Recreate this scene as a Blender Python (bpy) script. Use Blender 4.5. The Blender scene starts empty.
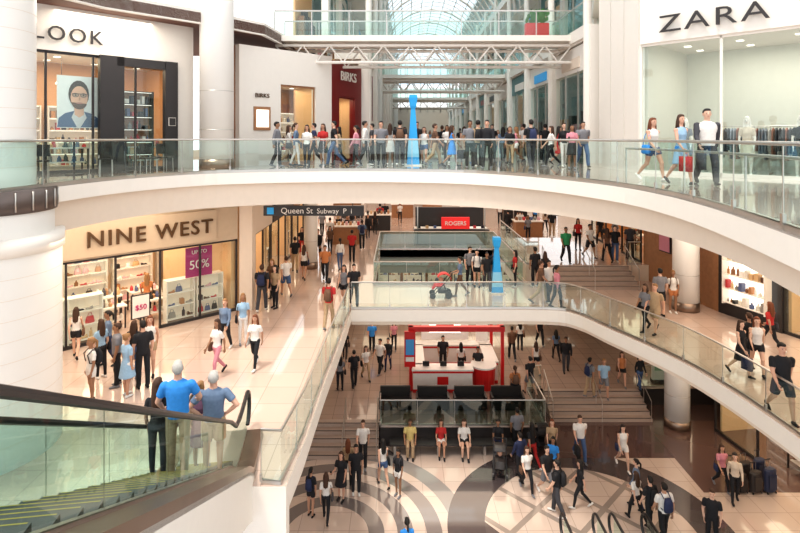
import bpy,math,random
from mathutils import Vector,Matrix
from mathutils.bvhtree import BVHTree
random.seed(7)
R=math.radians
EYE=12.4;F=533.3;HZ=137.0
L1,L2,L3,L4,L5=0.0,5.65,11.25,16.85,22.4
LP=0.75
sc=bpy.context.scene
sc.view_settings.view_transform='Standard'
try:sc.view_settings.look='Medium High Contrast'
except Exception as e:print('look',e)
# ------------------------------------------------------------ materials
_m={}
def mat(name,col,rough=.6,metal=0.0,emis=0.0,var=0.05,spec=None,scale=6):
    if name in _m:return _m[name]
    m=bpy.data.materials.new(name);m.use_nodes=True
    nt=m.node_tree;b=nt.nodes['Principled BSDF']
    b.inputs['Roughness'].default_value=rough;b.inputs['Metallic'].default_value=metal
    c=(col[0],col[1],col[2],1)
    if var>0:
        n=nt.nodes.new('ShaderNodeTexNoise');n.inputs['Scale'].default_value=scale
        tc=nt.nodes.new('ShaderNodeTexCoord');nt.links.new(tc.outputs['Object'],n.inputs['Vector'])
        r=nt.nodes.new('ShaderNodeMixRGB');r.inputs[1].default_value=tuple(x*(1-var) for x in c[:3])+(1,)
        r.inputs[2].default_value=tuple(min(1,x*(1+var)) for x in c[:3])+(1,)
        nt.links.new(n.outputs['Fac'],r.inputs[0]);nt.links.new(r.outputs[0],b.inputs['Base Color'])
    else:b.inputs['Base Color'].default_value=c
    if emis>0:
        b.inputs['Emission Color'].default_value=c;b.inputs['Emission Strength'].default_value=emis
    _m[name]=m;return m
def glassmat(name,tint,k0=.05,k1=.5,rough=.02,pw=4.0):
    m=bpy.data.materials.new(name);m.use_nodes=True;nt=m.node_tree;nt.nodes.clear()
    o=nt.nodes.new('ShaderNodeOutputMaterial');mx=nt.nodes.new('ShaderNodeMixShader')
    t=nt.nodes.new('ShaderNodeBsdfTransparent');g=nt.nodes.new('ShaderNodeBsdfGlossy')
    t.inputs[0].default_value=(*tint,1);g.inputs['Roughness'].default_value=rough
    g.inputs[0].default_value=(.9,1,.97,1)
    f=nt.nodes.new('ShaderNodeLayerWeight');f.inputs[0].default_value=.5
    p=nt.nodes.new('ShaderNodeMath');p.operation='POWER';p.inputs[1].default_value=pw
    k=nt.nodes.new('ShaderNodeMath');k.operation='MULTIPLY_ADD';k.inputs[1].default_value=k1;k.inputs[2].default_value=k0
    nt.links.new(f.outputs['Facing'],p.inputs[0]);nt.links.new(p.outputs[0],k.inputs[0]);nt.links.new(k.outputs[0],mx.inputs[0])
    nt.links.new(t.outputs[0],mx.inputs[1]);nt.links.new(g.outputs[0],mx.inputs[2]);nt.links.new(mx.outputs[0],o.inputs[0])
    return m
GLASS=glassmat('rail_glass',(.82,.94,.91),.08,.5)
EGLASS=glassmat('escalator_glass',(.66,.84,.79),.06,.4)
DGLASS=glassmat('dark_rail_glass',(.32,.42,.40),.12,.5)
SGLASS=glassmat('shop_glass',(.88,.95,.94),.08,.5)
RGLASS=glassmat('roof_glass',(.74,.89,.97),.02,.1)
WHITE=mat('white_paint',(.82,.765,.70),.5,var=.02)
CREAM=mat('cream_plaster',(.72,.61,.51),.6,var=.03)
STEEL=mat('brushed_steel',(.55,.52,.49),.3,.9)
DSTEEL=mat('bronze_deck',(.30,.225,.18),.3,.85,var=.15,scale=2)
BLACK=mat('black_rubber',(.018,.016,.018),.35)
DARK=mat('dark_panel',(.035,.03,.03),.4)
WOOD=mat('warm_wood',(.36,.18,.09),.45,var=.2)
BEIGE=mat('beige_sign_band',(.52,.41,.30),.5)
BRASS=mat('brass_letters',(.10,.05,.02),.35,.3)
RED=mat('red_panel',(.62,.02,.02),.35)
BLUE=mat('blue_panel',(.02,.33,.70),.35,emis=.1)
PINKC=mat('pink_lit',(.5,.2,.25),.6,emis=.1)
BROWN=mat('brown_soffit',(.17,.075,.05),.6)
LIT=mat('lit_panel',(1,.93,.82),.5,emis=1.4,var=0)
WARM=mat('warm_wall_glow',(.66,.43,.24),.6,emis=.12)  # shop wall brightness put into the material as a faint glow
SBACK=mat('shelf_back_glow',(.78,.66,.52),.6,emis=.22)  # cream shelf back, its lit look painted in by slight emission
GREENL=mat('leaf_green',(.08,.25,.06),.7,var=.3)
COLT=mat('column_white',(.80,.77,.73),.35,var=.02,scale=2)
def N(nt,op,a,b=None):
    n=nt.nodes.new('ShaderNodeMath');n.operation=op
    for i,x in enumerate((a,b)):
        if x is None:continue
        if isinstance(x,(int,float)):n.inputs[i].default_value=x
        else:nt.links.new(x,n.inputs[i])
    return n.outputs[0]
def tiles(name,c1,c2,mort,size,rough=.25):
    m=bpy.data.materials.new(name);m.use_nodes=True;nt=m.node_tree;b=nt.nodes['Principled BSDF']
    g=nt.nodes.new('ShaderNodeNewGeometry');br=nt.nodes.new('ShaderNodeTexBrick')
    br.offset=0;br.inputs['Scale'].default_value=1;br.inputs['Brick Width'].default_value=size;br.inputs['Row Height'].default_value=size
    br.inputs['Mortar Size'].default_value=.010;br.inputs['Color1'].default_value=(*c1,1);br.inputs['Color2'].default_value=(*c2,1);br.inputs['Mortar'].default_value=(*mort,1)
    nt.links.new(g.outputs['Position'],br.inputs['Vector']);nt.links.new(br.outputs['Color'],b.inputs['Base Color'])
    b.inputs['Roughness'].default_value=rough
    b.inputs['Coat Weight'].default_value=1.0;b.inputs['Coat Roughness'].default_value=.05;b.inputs['Coat IOR'].default_value=1.6
    return m,nt,b,br,g
FLOOR2=tiles('floor_tile_pink',(.66,.505,.43),(.62,.47,.40),(.45,.35,.3),.9)[0]
FLOOR3=tiles('floor_tile_upper',(.42,.33,.29),(.38,.3,.26),(.3,.22,.2),.9)[0]
FLOOR1,nt,b,br,g=tiles('floor_plaza_pattern',(.60,.485,.42),(.56,.45,.39),(.4,.32,.28),.8)
sp=nt.nodes.new('ShaderNodeSeparateXYZ');nt.links.new(g.outputs['Position'],sp.inputs[0])
X,Y=sp.outputs[0],sp.outputs[1]
def dist(cx,cy):
    a=N(nt,'SUBTRACT',X,cx);c=N(nt,'SUBTRACT',Y,cy)
    return N(nt,'SQRT',N(nt,'ADD',N(nt,'MULTIPLY',a,a),N(nt,'MULTIPLY',c,c)))
def band(v,a,c):return N(nt,'MULTIPLY',N(nt,'GREATER_THAN',v,a),N(nt,'LESS_THAN',v,c))
ra=dist(-2.3,16.6);rb=dist(6.0,16.7)
st=N(nt,'GREATER_THAN',N(nt,'FRACT',N(nt,'MULTIPLY',ra,1.1)),.45)
mA=N(nt,'MULTIPLY',band(ra,1.0,3.9),st);mA2=band(ra,4.0,4.6)
mB=band(rb,3.3,4.5)
inB=N(nt,'LESS_THAN',rb,3.3)
gx=N(nt,'LESS_THAN',N(nt,'FRACT',N(nt,'MULTIPLY',N(nt,'ADD',X,Y),.45)),.12)
gy=N(nt,'LESS_THAN',N(nt,'FRACT',N(nt,'MULTIPLY',N(nt,'SUBTRACT',X,Y),.45)),.12)
mC=N(nt,'MULTIPLY',inB,N(nt,'MAXIMUM',gx,gy))
mD=N(nt,'MULTIPLY',band(Y,20.6,60),N(nt,'GREATER_THAN',X,5.2))
mD2=N(nt,'MULTIPLY',N(nt,'GREATER_THAN',X,10.6),N(nt,'GREATER_THAN',Y,18.6))
mE=N(nt,'MULTIPLY',N(nt,'LESS_THAN',N(nt,'ABSOLUTE',N(nt,'ADD',N(nt,'SUBTRACT',X,1.9),N(nt,'MULTIPLY',N(nt,'SUBTRACT',Y,17.8),.8)),None),.35),N(nt,'GREATER_THAN',ra,4.6))
def mixc(fac,base,col):
    n=nt.nodes.new('ShaderNodeMixRGB');nt.links.new(fac,n.inputs[0]);nt.links.new(base,n.inputs[1]);n.inputs[2].default_value=(*col,1);return n.outputs[0]
c=br.outputs['Color']
c=mixc(mE,c,(.10,.08,.08));c=mixc(mA,c,(.19,.165,.16));c=mixc(mA2,c,(.27,.25,.24));c=mixc(mB,c,(.075,.06,.063));c=mixc(mC,c,(.3,.25,.22));c=mixc(mD,c,(.11,.065,.06));c=mixc(mD2,c,(.13,.08,.07))
nt.links.new(c,b.inputs['Base Color'])
# ------------------------------------------------------------ mesh builder
class MB:
    def __init__(s):s.v=[];s.f=[];s.m=[];s.mats=[]
    def mi(s,m):
        if m not in s.mats:s.mats.append(m)
        return s.mats.index(m)
    def add(s,vs,fs,m):
        b=len(s.v);s.v+=[tuple(v) for v in vs];s.f+=[tuple(i+b for i in f) for f in fs];s.m+=[s.mi(m)]*len(fs)
    def box(s,c,d,m,rz=0):
        ca,sa=math.cos(rz),math.sin(rz);vs=[]
        for z in(-1,1):
            for x,y in((-1,-1),(1,-1),(1,1),(-1,1)):
                a,b=x*d[0]/2,y*d[1]/2;vs.append((c[0]+a*ca-b*sa,c[1]+a*sa+b*ca,c[2]+z*d[2]/2))
        s.add(vs,[(3,2,1,0),(4,5,6,7),(0,1,5,4),(1,2,6,5),(2,3,7,6),(3,0,4,7)],m)
    def loft(s,pts,rads,m,seg=10,caps=True,ref=None):
        P=[Vector(p) for p in pts];vs=[];n=len(P)
        for i,p in enumerate(P):
            t=(P[min(i+1,n-1)]-P[max(i-1,0)]).normalized()
            rf=Vector(ref) if ref else (Vector((1,0,0)) if abs(t.x)<.8 else Vector((0,1,0)))
            u=(rf-t*rf.dot(t)).normalized();w=t.cross(u)
            r=rads[i];r=(r,r) if isinstance(r,(int,float)) else r
            for k in range(seg):
                a=2*math.pi*k/seg;vs.append(p+u*math.cos(a)*r[0]+w*math.sin(a)*r[1])
        fs=[(i*seg+k,i*seg+(k+1)%seg,(i+1)*seg+(k+1)%seg,(i+1)*seg+k) for i in range(n-1) for k in range(seg)]
        if caps:fs+=[tuple(range(seg-1,-1,-1)),tuple(range((n-1)*seg,n*seg))]
        s.add(vs,fs,m)
    def cyl(s,p0,p1,r,m,r1=None,seg=14):s.loft([p0,p1],[r,r if r1 is None else r1],m,seg)
    def ell(s,c,r,m,seg=12,rings=8):
        vs=[(c[0],c[1],c[2]-r[2])];fs=[]
        for i in range(1,rings):
            a=math.pi*i/rings
            for k in range(seg):
                t=2*math.pi*k/seg;vs.append((c[0]+r[0]*math.sin(a)*math.cos(t),c[1]+r[1]*math.sin(a)*math.sin(t),c[2]-r[2]*math.cos(a)))
        vs.append((c[0],c[1],c[2]+r[2]));e=len(vs)-1
        for k in range(seg):fs.append((0,1+(k+1)%seg,1+k));fs.append((e,e-seg+k,e-seg+(k+1)%seg))
        for i in range(rings-2):
            for k in range(seg):
                a=1+i*seg+k;b2=1+i*seg+(k+1)%seg;fs.append((a,b2,b2+seg,a+seg))
        s.add(vs,fs,m)
    def quad(s,a,b,c,d,m):s.add([a,b,c,d],[(0,1,2,3)],m)
    def prism(s,poly,z0,z1,m,mtop=None):
        n=len(poly);vs=[(x,y,z0) for x,y in poly]+[(x,y,z1) for x,y in poly]
        s.add(vs,[(i,(i+1)%n,n+(i+1)%n,n+i) for i in range(n)]+[tuple(range(n-1,-1,-1))],m)
        s.add([(x,y,z1) for x,y in poly],[tuple(range(n))],mtop or m)
    def ribbon(s,line,z0,z1,th,m):
        if th==0:
            for a,b in zip(line[:-1],line[1:]):s.quad((a[0],a[1],z0),(b[0],b[1],z0),(b[0],b[1],z1),(a[0],a[1],z1),m)
            return
        o=offset(line,th);s.prism(list(line)+list(reversed(o)),z0,z1,m)
    def build(s,name,smooth=False,parent=None):
        me=bpy.data.meshes.new(name);me.from_pydata(s.v,[],s.f)
        for m in s.mats:me.materials.append(m)
        me.polygons.foreach_set('material_index',s.m)
        if smooth:me.polygons.foreach_set('use_smooth',[True]*len(me.polygons))
        me.update();ob=bpy.data.objects.new(name,me);sc.collection.objects.link(ob)
        if parent:ob.parent=parent
        return ob
def offset(line,d):
    out=[];n=len(line)
    for i in range(n):
        a=line[max(i-1,0)];b=line[min(i+1,n-1)];dx,dy=b[0]-a[0],b[1]-a[1];l=math.hypot(dx,dy) or 1
        out.append((line[i][0]-dy/l*d,line[i][1]+dx/l*d))
    return out
def smoothline(P,k=5):
    out=[]
    for i in range(len(P)-1):
        p0=P[max(i-1,0)];p1=P[i];p2=P[i+1];p3=P[min(i+2,len(P)-1)]
        for j in range(k):
            t=j/k;out.append(tuple(.5*((2*p1[a])+(-p0[a]+p2[a])*t+(2*p0[a]-5*p1[a]+4*p2[a]-p3[a])*t*t+(-p0[a]+3*p1[a]-3*p2[a]+p3[a])*t**3) for a in(0,1)))
    out.append(P[-1]);return out
def walk(line,step):
    res=[];acc=0;res.append(line[0])
    for a,b in zip(line[:-1],line[1:]):
        l=math.hypot(b[0]-a[0],b[1]-a[1]);
        while acc+l>=step:
            t=(step-acc)/l;a=(a[0]+(b[0]-a[0])*t,a[1]+(b[1]-a[1])*t);res.append(a);l=math.hypot(b[0]-a[0],b[1]-a[1]);acc=0
        acc+=l
    return res
def railing(line,z,name='glass_railing',h=1.07,posts=1.5,gm=None):
    m=MB();m.ribbon(line,z+.08,z+h-.03,0,gm or GLASS)
    m.ribbon(line,z,z+.1,.05,STEEL)
    m.loft([(x,y,z+h) for x,y in line],[.028]*len(line),STEEL,8,ref=(0,0,1))
    for x,y in walk(line,posts):
        m.box((x,y,z+h/2),(.014,.014,h),STEEL);m.box((x,y,z+.14),(.05,.05,.14),STEEL)
    return m.build(name)
def text(name,s,pos,rz,size,m,parent=None,sp=1.0,ext=.03,off=0.0,sx=1.0):
    cu=bpy.data.curves.new(name,'FONT');cu.body=s;cu.size=size;cu.extrude=ext;cu.space_character=sp;cu.offset=off;cu.align_x='CENTER';cu.resolution_u=3
    o=bpy.data.objects.new(name+'_c',cu);sc.collection.objects.link(o)
    bpy.context.view_layer.update()
    me=bpy.data.meshes.new_from_object(o.evaluated_get(bpy.context.evaluated_depsgraph_get()))
    bpy.data.objects.remove(o);me.materials.clear();me.materials.append(m)
    for p in me.polygons:p.material_index=0
    ob=bpy.data.objects.new(name,me);sc.collection.objects.link(ob)
    ob.location=pos;ob.rotation_euler=(R(90),0,rz);ob.scale=(sx,1,1)
    if parent:ob.parent=parent
    return ob
def light(name,loc,size,power,col=(1,.9,.78),sy=None,rot=(0,0,0)):
    l=bpy.data.lights.new(name,'AREA');l.size=size;l.energy=power;l.color=col
    if sy:l.shape='RECTANGLE';l.size_y=sy
    o=bpy.data.objects.new(name,l);sc.collection.objects.link(o);o.location=loc;o.rotation_euler=rot
    return o
# ------------------------------------------------------------ slabs
E3=smoothline([(-8.1,9),(-8,11.5),(-7.6,14.2),(-6.4,16.3),(-4.6,17.4),(-2,17.9),(.3,17.7),(2.4,16.9),(4,15),(5,12.5),(5.2,10.5),(5.0,8.4),(4.5,6),(3.9,3.5),(3.4,.5)])
m=MB();m.prism(E3+[(18,.5),(18,27),(-18,27),(-18,9)],L3-.36,L3,WHITE,FLOOR3);m.build('floor_upper')
m=MB();ln=offset(E3,.18);ln2=offset(E3,.8)
def bz(p):return L3-(1.1 if p[0]<1 else 1.1-.35*min(1,max(0,(17-p[1])/9)))
for i in range(len(ln)-1):
    a,b_,c_,d_=ln[i],ln[i+1],ln2[i+1],ln2[i];za,zb=bz(a),bz(b_)
    m.quad((*a,za),(*b_,zb),(*b_,L3-.36),(*a,L3-.36),CREAM);m.quad((*a,za),(*d_,za),(*c_,zb),(*b_,zb),CREAM);m.quad((*d_,za),(*d_,L3-.36),(*c_,L3-.36),(*c_,zb),CREAM)
m.build('trim_upper_beam')
E3r=offset(E3,.08);railing(E3r,L3)
m=MB();hl=offset(E3,.35);hl=[p for p in hl if p[0]>3 and p[1]<13];m.loft([(x,y,L3+.88) for x,y in hl],[.024]*len(hl),STEEL,8,ref=(0,0,1))
for x,y in walk(hl,2.2):m.cyl((x,y,L3),(x,y,L3+.88),.018,STEEL,seg=8)
m.build('handrail')
m=MB();m.box((-3.2,-3.2,L3-.2),(12,7,.4),FLOOR3);m.build('floor_upper_landing')
# level 2
E2=[(-2.2,10.3),(-2.1,12),(-2.05,15),(-1.95,18),(-1.9,20.8)]
E2b=smoothline([(-1.9,20.8),(2,20.8),(5.7,20.8),(6.7,20.3),(7.3,18.9),(8.1,17),(8.6,15.4),(8.9,13),(8.95,10),(8.95,3)],4)
E2f=E2+E2b[1:]
m=MB();m.prism([(-18,2),(-5.0,2),(-5.0,10.3)]+E2f+[(18,3),(18,24.4),(-18,24.4)],L2-.45,L2,WHITE,FLOOR2)
m.prism([(-18,24.4),(-1.2,24.4),(-1.2,32),(-18,32)],L2-.45,L2,WHITE,FLOOR2)
m.prism([(5.6,24.4),(18,24.4),(18,32),(5.6,32)],L2-.45,L2,WHITE,FLOOR2)
m.prism([(-18,32),(18,32),(18,62),(-18,62)],L2-.45,L2,WHITE,FLOOR2)
m.build('floor_middle')
m=MB();m.ribbon([(-5,10.3),(-2.2,10.3)],L2-1.1,L2-.45,.3,WHITE);m.ribbon(offset(E2,.1),L2-.8,L2-.45,.3,WHITE);m.ribbon(offset(E2b,.1),L2-.6,L2-.45,.3,CREAM);m.build('trim_middle_fascia')
railing(offset([(-2.7,10.3),(-2.25,10.3)]+E2[1:],.06),L2);railing(offset(E2b,.06),L2)
railing([(-1.2,24.3),(5.6,24.3)],L2);railing([(-1.2,24.4),(-1.2,32)],L2);railing([(-1.2,32),(5.6,32)],L2,gm=DGLASS);railing([(5.6,32),(5.6,24.4)],L2)
m=MB();m.ribbon([(-1.2,32),(5.6,32)],L2-1.4,L2-.02,.3,mat('grey_green_fascia',(.12,.14,.13),.4));m.build('trim_middle_void')
STONE=mat('stair_stone',(.42,.33,.28),.5)
def stairs(x0,x1,y0,z0,n,name,rise=.15,tread=.3):
    m=MB()
    for i in range(n):
        m.box(((x0+x1)/2,y0+tread*i+(tread*(n-i))/2,z0+rise*(i+.5)),(x1-x0,tread*(n-i),rise),STONE)
        m.box(((x0+x1)/2,y0+tread*i+.02,z0+rise*(i+1)+.002),(x1-x0,.05,.008),DARK)
    for x in(x0+.06,(x0+x1)/2,x1-.06):
        m.loft([(x,y0,z0+.9),(x,y0+tread*n,z0+rise*n+.9)],[.02,.02],STEEL,8)
        for t in(0,.5,1):m.cyl((x,y0+t*tread*n*.98,z0+t*rise*n),(x,y0+t*tread*n*.98,z0+.9+t*rise*n),.016,STEEL,seg=6)
    return m.build(name)
stairs(6.6,10.6,23.5,L2,5,'staircase')
m=MB();m.prism([(5.9,25),(18,25),(18,31.8),(5.9,31.8)],L2,L2+.75,CREAM,FLOOR2);m.build('floor_middle_raised')
railing([(5.95,31.5),(5.95,25.05),(6.5,25.05)],L2+.75);railing([(10.7,25.05),(11.3,25.05)],L2+.75)
# level 1
m=MB();m.prism([(-18,2),(4.7,2),(4.7,15.7),(7.75,15.7),(7.75,2),(18,2),(18,62),(-18,62)],-.3,0,CREAM,FLOOR1);m.build('floor_plaza')
m=MB();FL=tiles('floor_tile_raised',(.48,.36,.30),(.43,.32,.27),(.25,.19,.16),.7,.18)[0]
m.prism([(-18,22),(-.8,22),(-.8,21.4),(5.9,21.4),(5.9,24.7),(18,24.7),(18,61),(-18,61)],0,LP,DARK,FL);m.build('floor_plaza_raised')
stairs(-3.6,-.85,20.5,0,5,'staircase');stairs(6.6,11,23.2,0,5,'staircase')
railing([(-.8,22),(-.8,21.45)],LP);railing([(-.8,21.45),(5.85,21.45)],LP,gm=DGLASS);railing([(5.85,21.45),(5.85,24.6),(6.55,24.75)],LP);railing([(-9,22.05),(-3.65,22.05)],LP);railing([(11.1,24.75),(13,24.75)],LP)
m=MB();m.box((2.4,20.95,.42),(5.6,.5,.07),DARK);
for x in(-.2,1.5,3.3,5):m.box((x,20.95,.19),(.1,.42,.385),STEEL)
m.build('bench')
m=MB();m.box((0,61.5,5),(36,.4,12.5),CREAM);m.build('wall_back')
m=MB();m.box((-18.1,31,5),(.2,60,12.5),CREAM);m.build('wall_left')
m=MB();m.box((18.1,31,5),(.2,60,12.5),CREAM);m.build('wall_right')
prodcols=[mat('product_%d'%i,c,.45) for i,c in enumerate([(.75,.7,.62),(.03,.02,.03),(.45,.22,.1),(.5,.05,.06),(.12,.06,.04),(.85,.8,.75),(.6,.4,.22),(.1,.13,.25),(.7,.42,.45),(.3,.28,.26),(.02,.02,.02),(.25,.12,.06)])]
def shelf(x,y,z,w,h,rz,rows=4,dep=.4,back=None,name='merchandise_shelf',frame=None,fill=.85,lit=False,kind='shoe'):
    frame=frame or WHITE;m=MB();
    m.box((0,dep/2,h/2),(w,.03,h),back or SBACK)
    for sx in(-1,1):m.box((sx*w/2,0,h/2),(.04,dep,h),frame)
    for i in range(rows+1):
        zz=.08+i*(h-.1)/rows;m.box((0,0,zz),(w,dep,.03),frame)
        if lit and i>0:m.box((0,-dep*.3,zz-.025),(w*.95,.03,.015),LIT)
        if i==rows:break
        X=-w/2+.08;z0=zz+.016;H=h/rows
        while X<w/2-.14:
            r=random.random();p=random.choice(prodcols)
            if r<.45 and kind=='shoe':
                ww=.23;xc=X+ww/2;f=random.choice((-1,1));hh=random.uniform(.05,.09)
                if X+ww<w/2:
                    m.loft([(xc-f*.11,-.08,z0+hh*.9),(xc-f*.07,-.08,z0+hh*.8),(xc,-.08,z0+hh*.5),(xc+f*.07,-.08,z0+.035),(xc+f*.115,-.08,z0+.02)],[(.03,hh*.85),(.035,hh*.8),(.035,hh*.45),(.04,.03),(.02,.015)],p,8,ref=(0,1,0))
            elif r<.75 and kind=='shoe':
                ww=random.uniform(.22,.3);xc=X+ww/2;hh=min(H*.5,random.uniform(.16,.24))
                if X+ww<w/2:
                    m.loft([(xc,-.02,z0),(xc,-.02,z0+hh*.4),(xc,-.02,z0+hh)],[(ww*.5,.06),(ww*.47,.06),(ww*.36,.03)],p,8)
                    m.loft([(xc-ww*.22,-.02,z0+hh),(xc-ww*.14,-.02,z0+hh*1.45),(xc+ww*.14,-.02,z0+hh*1.45),(xc+ww*.22,-.02,z0+hh)],[.01]*4,p,5,ref=(0,1,0))
            elif r<fill or kind!='shoe':
                ww=random.uniform(.09,.2);xc=X+ww/2;hh=random.uniform(.12,H*.65)
                if random.random()<.4:m.box((xc,-.03,z0+hh/2),(ww*.8,.2,hh),p)
                else:m.loft([(xc,-.03,z0),(xc,-.03,z0+hh*.6),(xc,-.03,z0+hh*.75),(xc,-.03,z0+hh)],[(ww*.4,ww*.4),(ww*.4,ww*.4),(ww*.15,ww*.15),(ww*.15,ww*.15)],p,8)
            else:ww=.12
            X+=ww+.04
    o=m.build(name);o.location=(x,y,z);o.rotation_euler=(0,0,rz);return o
def table(x,y,z,rz=0,w=1.4,name='display_table',top=WHITE):
    m=MB();m.box((0,0,.78),(w,.7,.05),top);m.box((0,0,.3),(w*.85,.55,.04),top)
    for a in(-1,1):
        for b2 in(-1,1):m.box((a*(w/2-.05),b2*.3,.38),(.05,.05,.76),DARK)
    for lv,nn in((.805,9),(.32,6)):
        for i in range(nn):
            p=random.choice(prodcols);hh=random.uniform(.1,.3);x0=-w/2+.12+i*(w-.24)/(nn-1);yy=random.uniform(-.22,.22)
            m.loft([(x0,yy,lv),(x0,yy,lv+hh*.6),(x0,yy+.03,lv+hh)],[(.07,.11),(.06,.09),(.02,.04)],p,8)
    o=m.build(name);o.location=(x,y,z);o.rotation_euler=(0,0,rz);return o
def rack(x,y,z,rz=0,w=1.5,cols=None):
    m=MB();
    for a in(-1,1):m.cyl((a*w/2,0,0),(a*w/2,0,1.5),.015,STEEL,seg=6);m.box((a*w/2,0,.02),(.05,.5,.04),STEEL)
    m.cyl((-w/2,0,1.5),(w/2,0,1.5),.015,STEEL,seg=6)
    k=int(w/.09)
    for i in range(k):
        xx=-w/2+.08+i*(w-.16)/(k-1);p=random.choice(cols or prodcols);hh=random.uniform(.7,1.05)
        m.loft([(xx,0,1.44),(xx,0,1.36),(xx,0,1.44-hh)],[(.02,.03),(.03,.2),(.035,.23)],p,8)
    o=m.build('clothes_rack');o.location=(x,y,z);o.rotation_euler=(0,0,rz)
def store(nm,A,B,z0,zo,zt,side=1,depth=5,fasc=WHITE,wallm=WARM,panes=4,glass=True,door=None,frame=DARK,power=150,shelves=True,col=(1,.8,.56),lit=True,rows=5,tables=2,ends=(0,0),kind='shoe'):
    A=Vector(A);B=Vector(B);u=(B-A).normalized();L=(B-A).length;n=Vector((-u.y,u.x))*side;rz=math.atan2(u.y,u.x)
    P=lambda s,d:(A.x+u.x*s+n.x*d,A.y+u.y*s+n.y*d)
    m=MB()
    c=P(L/2,.15);m.box((c[0],c[1],(zo+zt)/2),(L,.3,zt-zo),fasc,rz)
    for k,e in enumerate(ends):
        if e>0:
            c=P(e/2 if k==0 else L-e/2,.15);m.box((c[0],c[1],(z0+zo)/2),(e,.3,zo-z0),fasc,rz)
    m.build('wall_'+nm+'_front')
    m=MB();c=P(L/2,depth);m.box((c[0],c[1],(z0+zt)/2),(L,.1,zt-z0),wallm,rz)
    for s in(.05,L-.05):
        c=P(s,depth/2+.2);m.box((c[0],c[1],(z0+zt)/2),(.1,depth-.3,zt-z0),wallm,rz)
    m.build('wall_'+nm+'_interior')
    m=MB();c=P(L/2,depth/2+.2);m.box((c[0],c[1],zo+.12),(L-.2,depth-.4,.08),WHITE,rz)
    for i in range(3):
        for j in range(max(2,int(L/1.4))):
            c=P(L*(j+.5)/max(2,int(L/1.4)),.8+i*1.2)
            if .8+i*1.2<depth-.3:m.box((c[0],c[1],zo+.07),(.18,.18,.03),LIT,rz)
    m.build('ceiling_'+nm)
    s0=ends[0];s1=L-ends[1];W=(s1-s0)/panes
    if glass:
        m=MB()
        for i in range(panes):
            if door==i:continue
            a=P(s0+W*i,.12);b=P(s0+W*(i+1),.12);m.quad((*a,z0+.1),(*b,z0+.1),(*b,zo),(*a,zo),SGLASS)
        for i in range(panes+1):
            c=P(s0+W*i,.12);m.box((c[0],c[1],(z0+zo)/2),(.06,.08,zo-z0),frame,rz)
        for i in range(panes):
            if door==i:continue
            c=P(s0+W*(i+.5),.12);m.box((c[0],c[1],z0+.05),(W,.08,.1),frame,rz)
        c=P((s0+s1)/2,.12);m.box((c[0],c[1],zo-.04),(s1-s0,.08,.08),frame,rz)
        m.build('window_'+nm)
    if shelves:
        k=max(1,int(L/1.7))
        for i in range(k):
            c=P(L*(i+.5)/k,depth-.35);shelf(c[0],c[1],z0,L/k-.25,2.3,rz if side>0 else rz+math.pi,rows,lit=lit,kind=kind)
        for i in range(tables):
            c=P(L*(i+.5)/tables,1.3);table(c[0],c[1],z0,rz,min(1.4,L/tables*.7))
    if power:
        c=P(L/2,depth*.45);light('shop_lamp',(c[0],c[1],zo-.02),L*.7,power,col,depth*.6,(0,0,rz))
    return P,u,n,rz,L
# shoe shop
P,u,n,rz,L=store('shoe_shop',(-12.6,14.85),(-6.3,20.7),L2,8.45,9.75,1,4.6,BEIGE,panes=6,door=3,power=190,tables=5,rows=5,lit=True)
s=MB();a=P(5.1,-.06);s.box((a[0],a[1],9.1),(5.2,.1,1.15),BEIGE,rz);sg=s.build('shop_sign')
a=P(5.45,-.16);text('sign_letters','NINE WEST',(a[0],a[1],8.86),rz,.72,BRASS,sg,1.15,.04,.006)
for t in(1.0,2.4,3.5,6.6,7.7):
    a=P(t,.65);shelf(a[0],a[1],L2,1.0,1.5,rz,3,lit=True,name='shoe_display')
for t in(1.6,3.2,4.6,6,7.4):
    a=P(t,2.7);table(a[0],a[1],L2,rz,1.1)
s=MB();a=P(7.2,.3);s.box((a[0],a[1],7.75),(1.0,.04,1.1),mat('sale_poster',(.40,.02,.16),.5),rz);po=s.build('sale_poster');a=P(7.2,.26);text('poster_text','50%',(a[0],a[1],7.5),rz,.46,WHITE,po,1,.01);text('poster_text','UP TO',(a[0],a[1],8.05),rz,.2,WHITE,po,1,.01)
s=MB();a=P(4.9,-.5);s.box((a[0],a[1],L2+1.1),(.6,.04,.8),DARK,rz);a2=P(4.9,-.53);s.box((a2[0],a2[1],L2+1.1),(.52,.02,.72),WHITE,rz);s.box((a[0],a[1],L2+.35),(.05,.05,.7),DARK,rz);s.box((a[0],a[1],L2+.02),(.4,.3,.04),DARK,rz);po=s.build('floor_sign');a=P(4.9,-.56);text('poster_text','$50',(a[0],a[1],L2+1.0),rz,.24,mat('magenta_ink',(.5,.02,.15)),po,1,.01)
m=MB();m.box((-6.0,21.0,7.7),(.5,.5,4.1),CREAM);m.build('pillar_panel')
for i,(y0,y1,c) in enumerate([(21.5,25.5,CREAM),(25.7,30.5,DARK),(30.7,36,WOOD)]):
    store('left_shop_%d'%(i+1),(-6.1,y0),(-6.1,y1),L2,8.3,9.9,1,3.5,c,panes=3,door=1,power=70,tables=1)
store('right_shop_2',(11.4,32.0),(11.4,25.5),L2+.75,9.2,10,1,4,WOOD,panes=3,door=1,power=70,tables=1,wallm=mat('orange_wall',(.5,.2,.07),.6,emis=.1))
m=MB();m.ribbon([(11.6,25.4),(12.3,20.6)],L2,10,.3,WOOD);m.ribbon([(12.3,20.6),(13.1,18.3)],L2,10,.3,DARK);m.build('wall_right_dark')
SCR=mat('screen_blue',(.05,.2,.4),.4,emis=.3)
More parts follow.
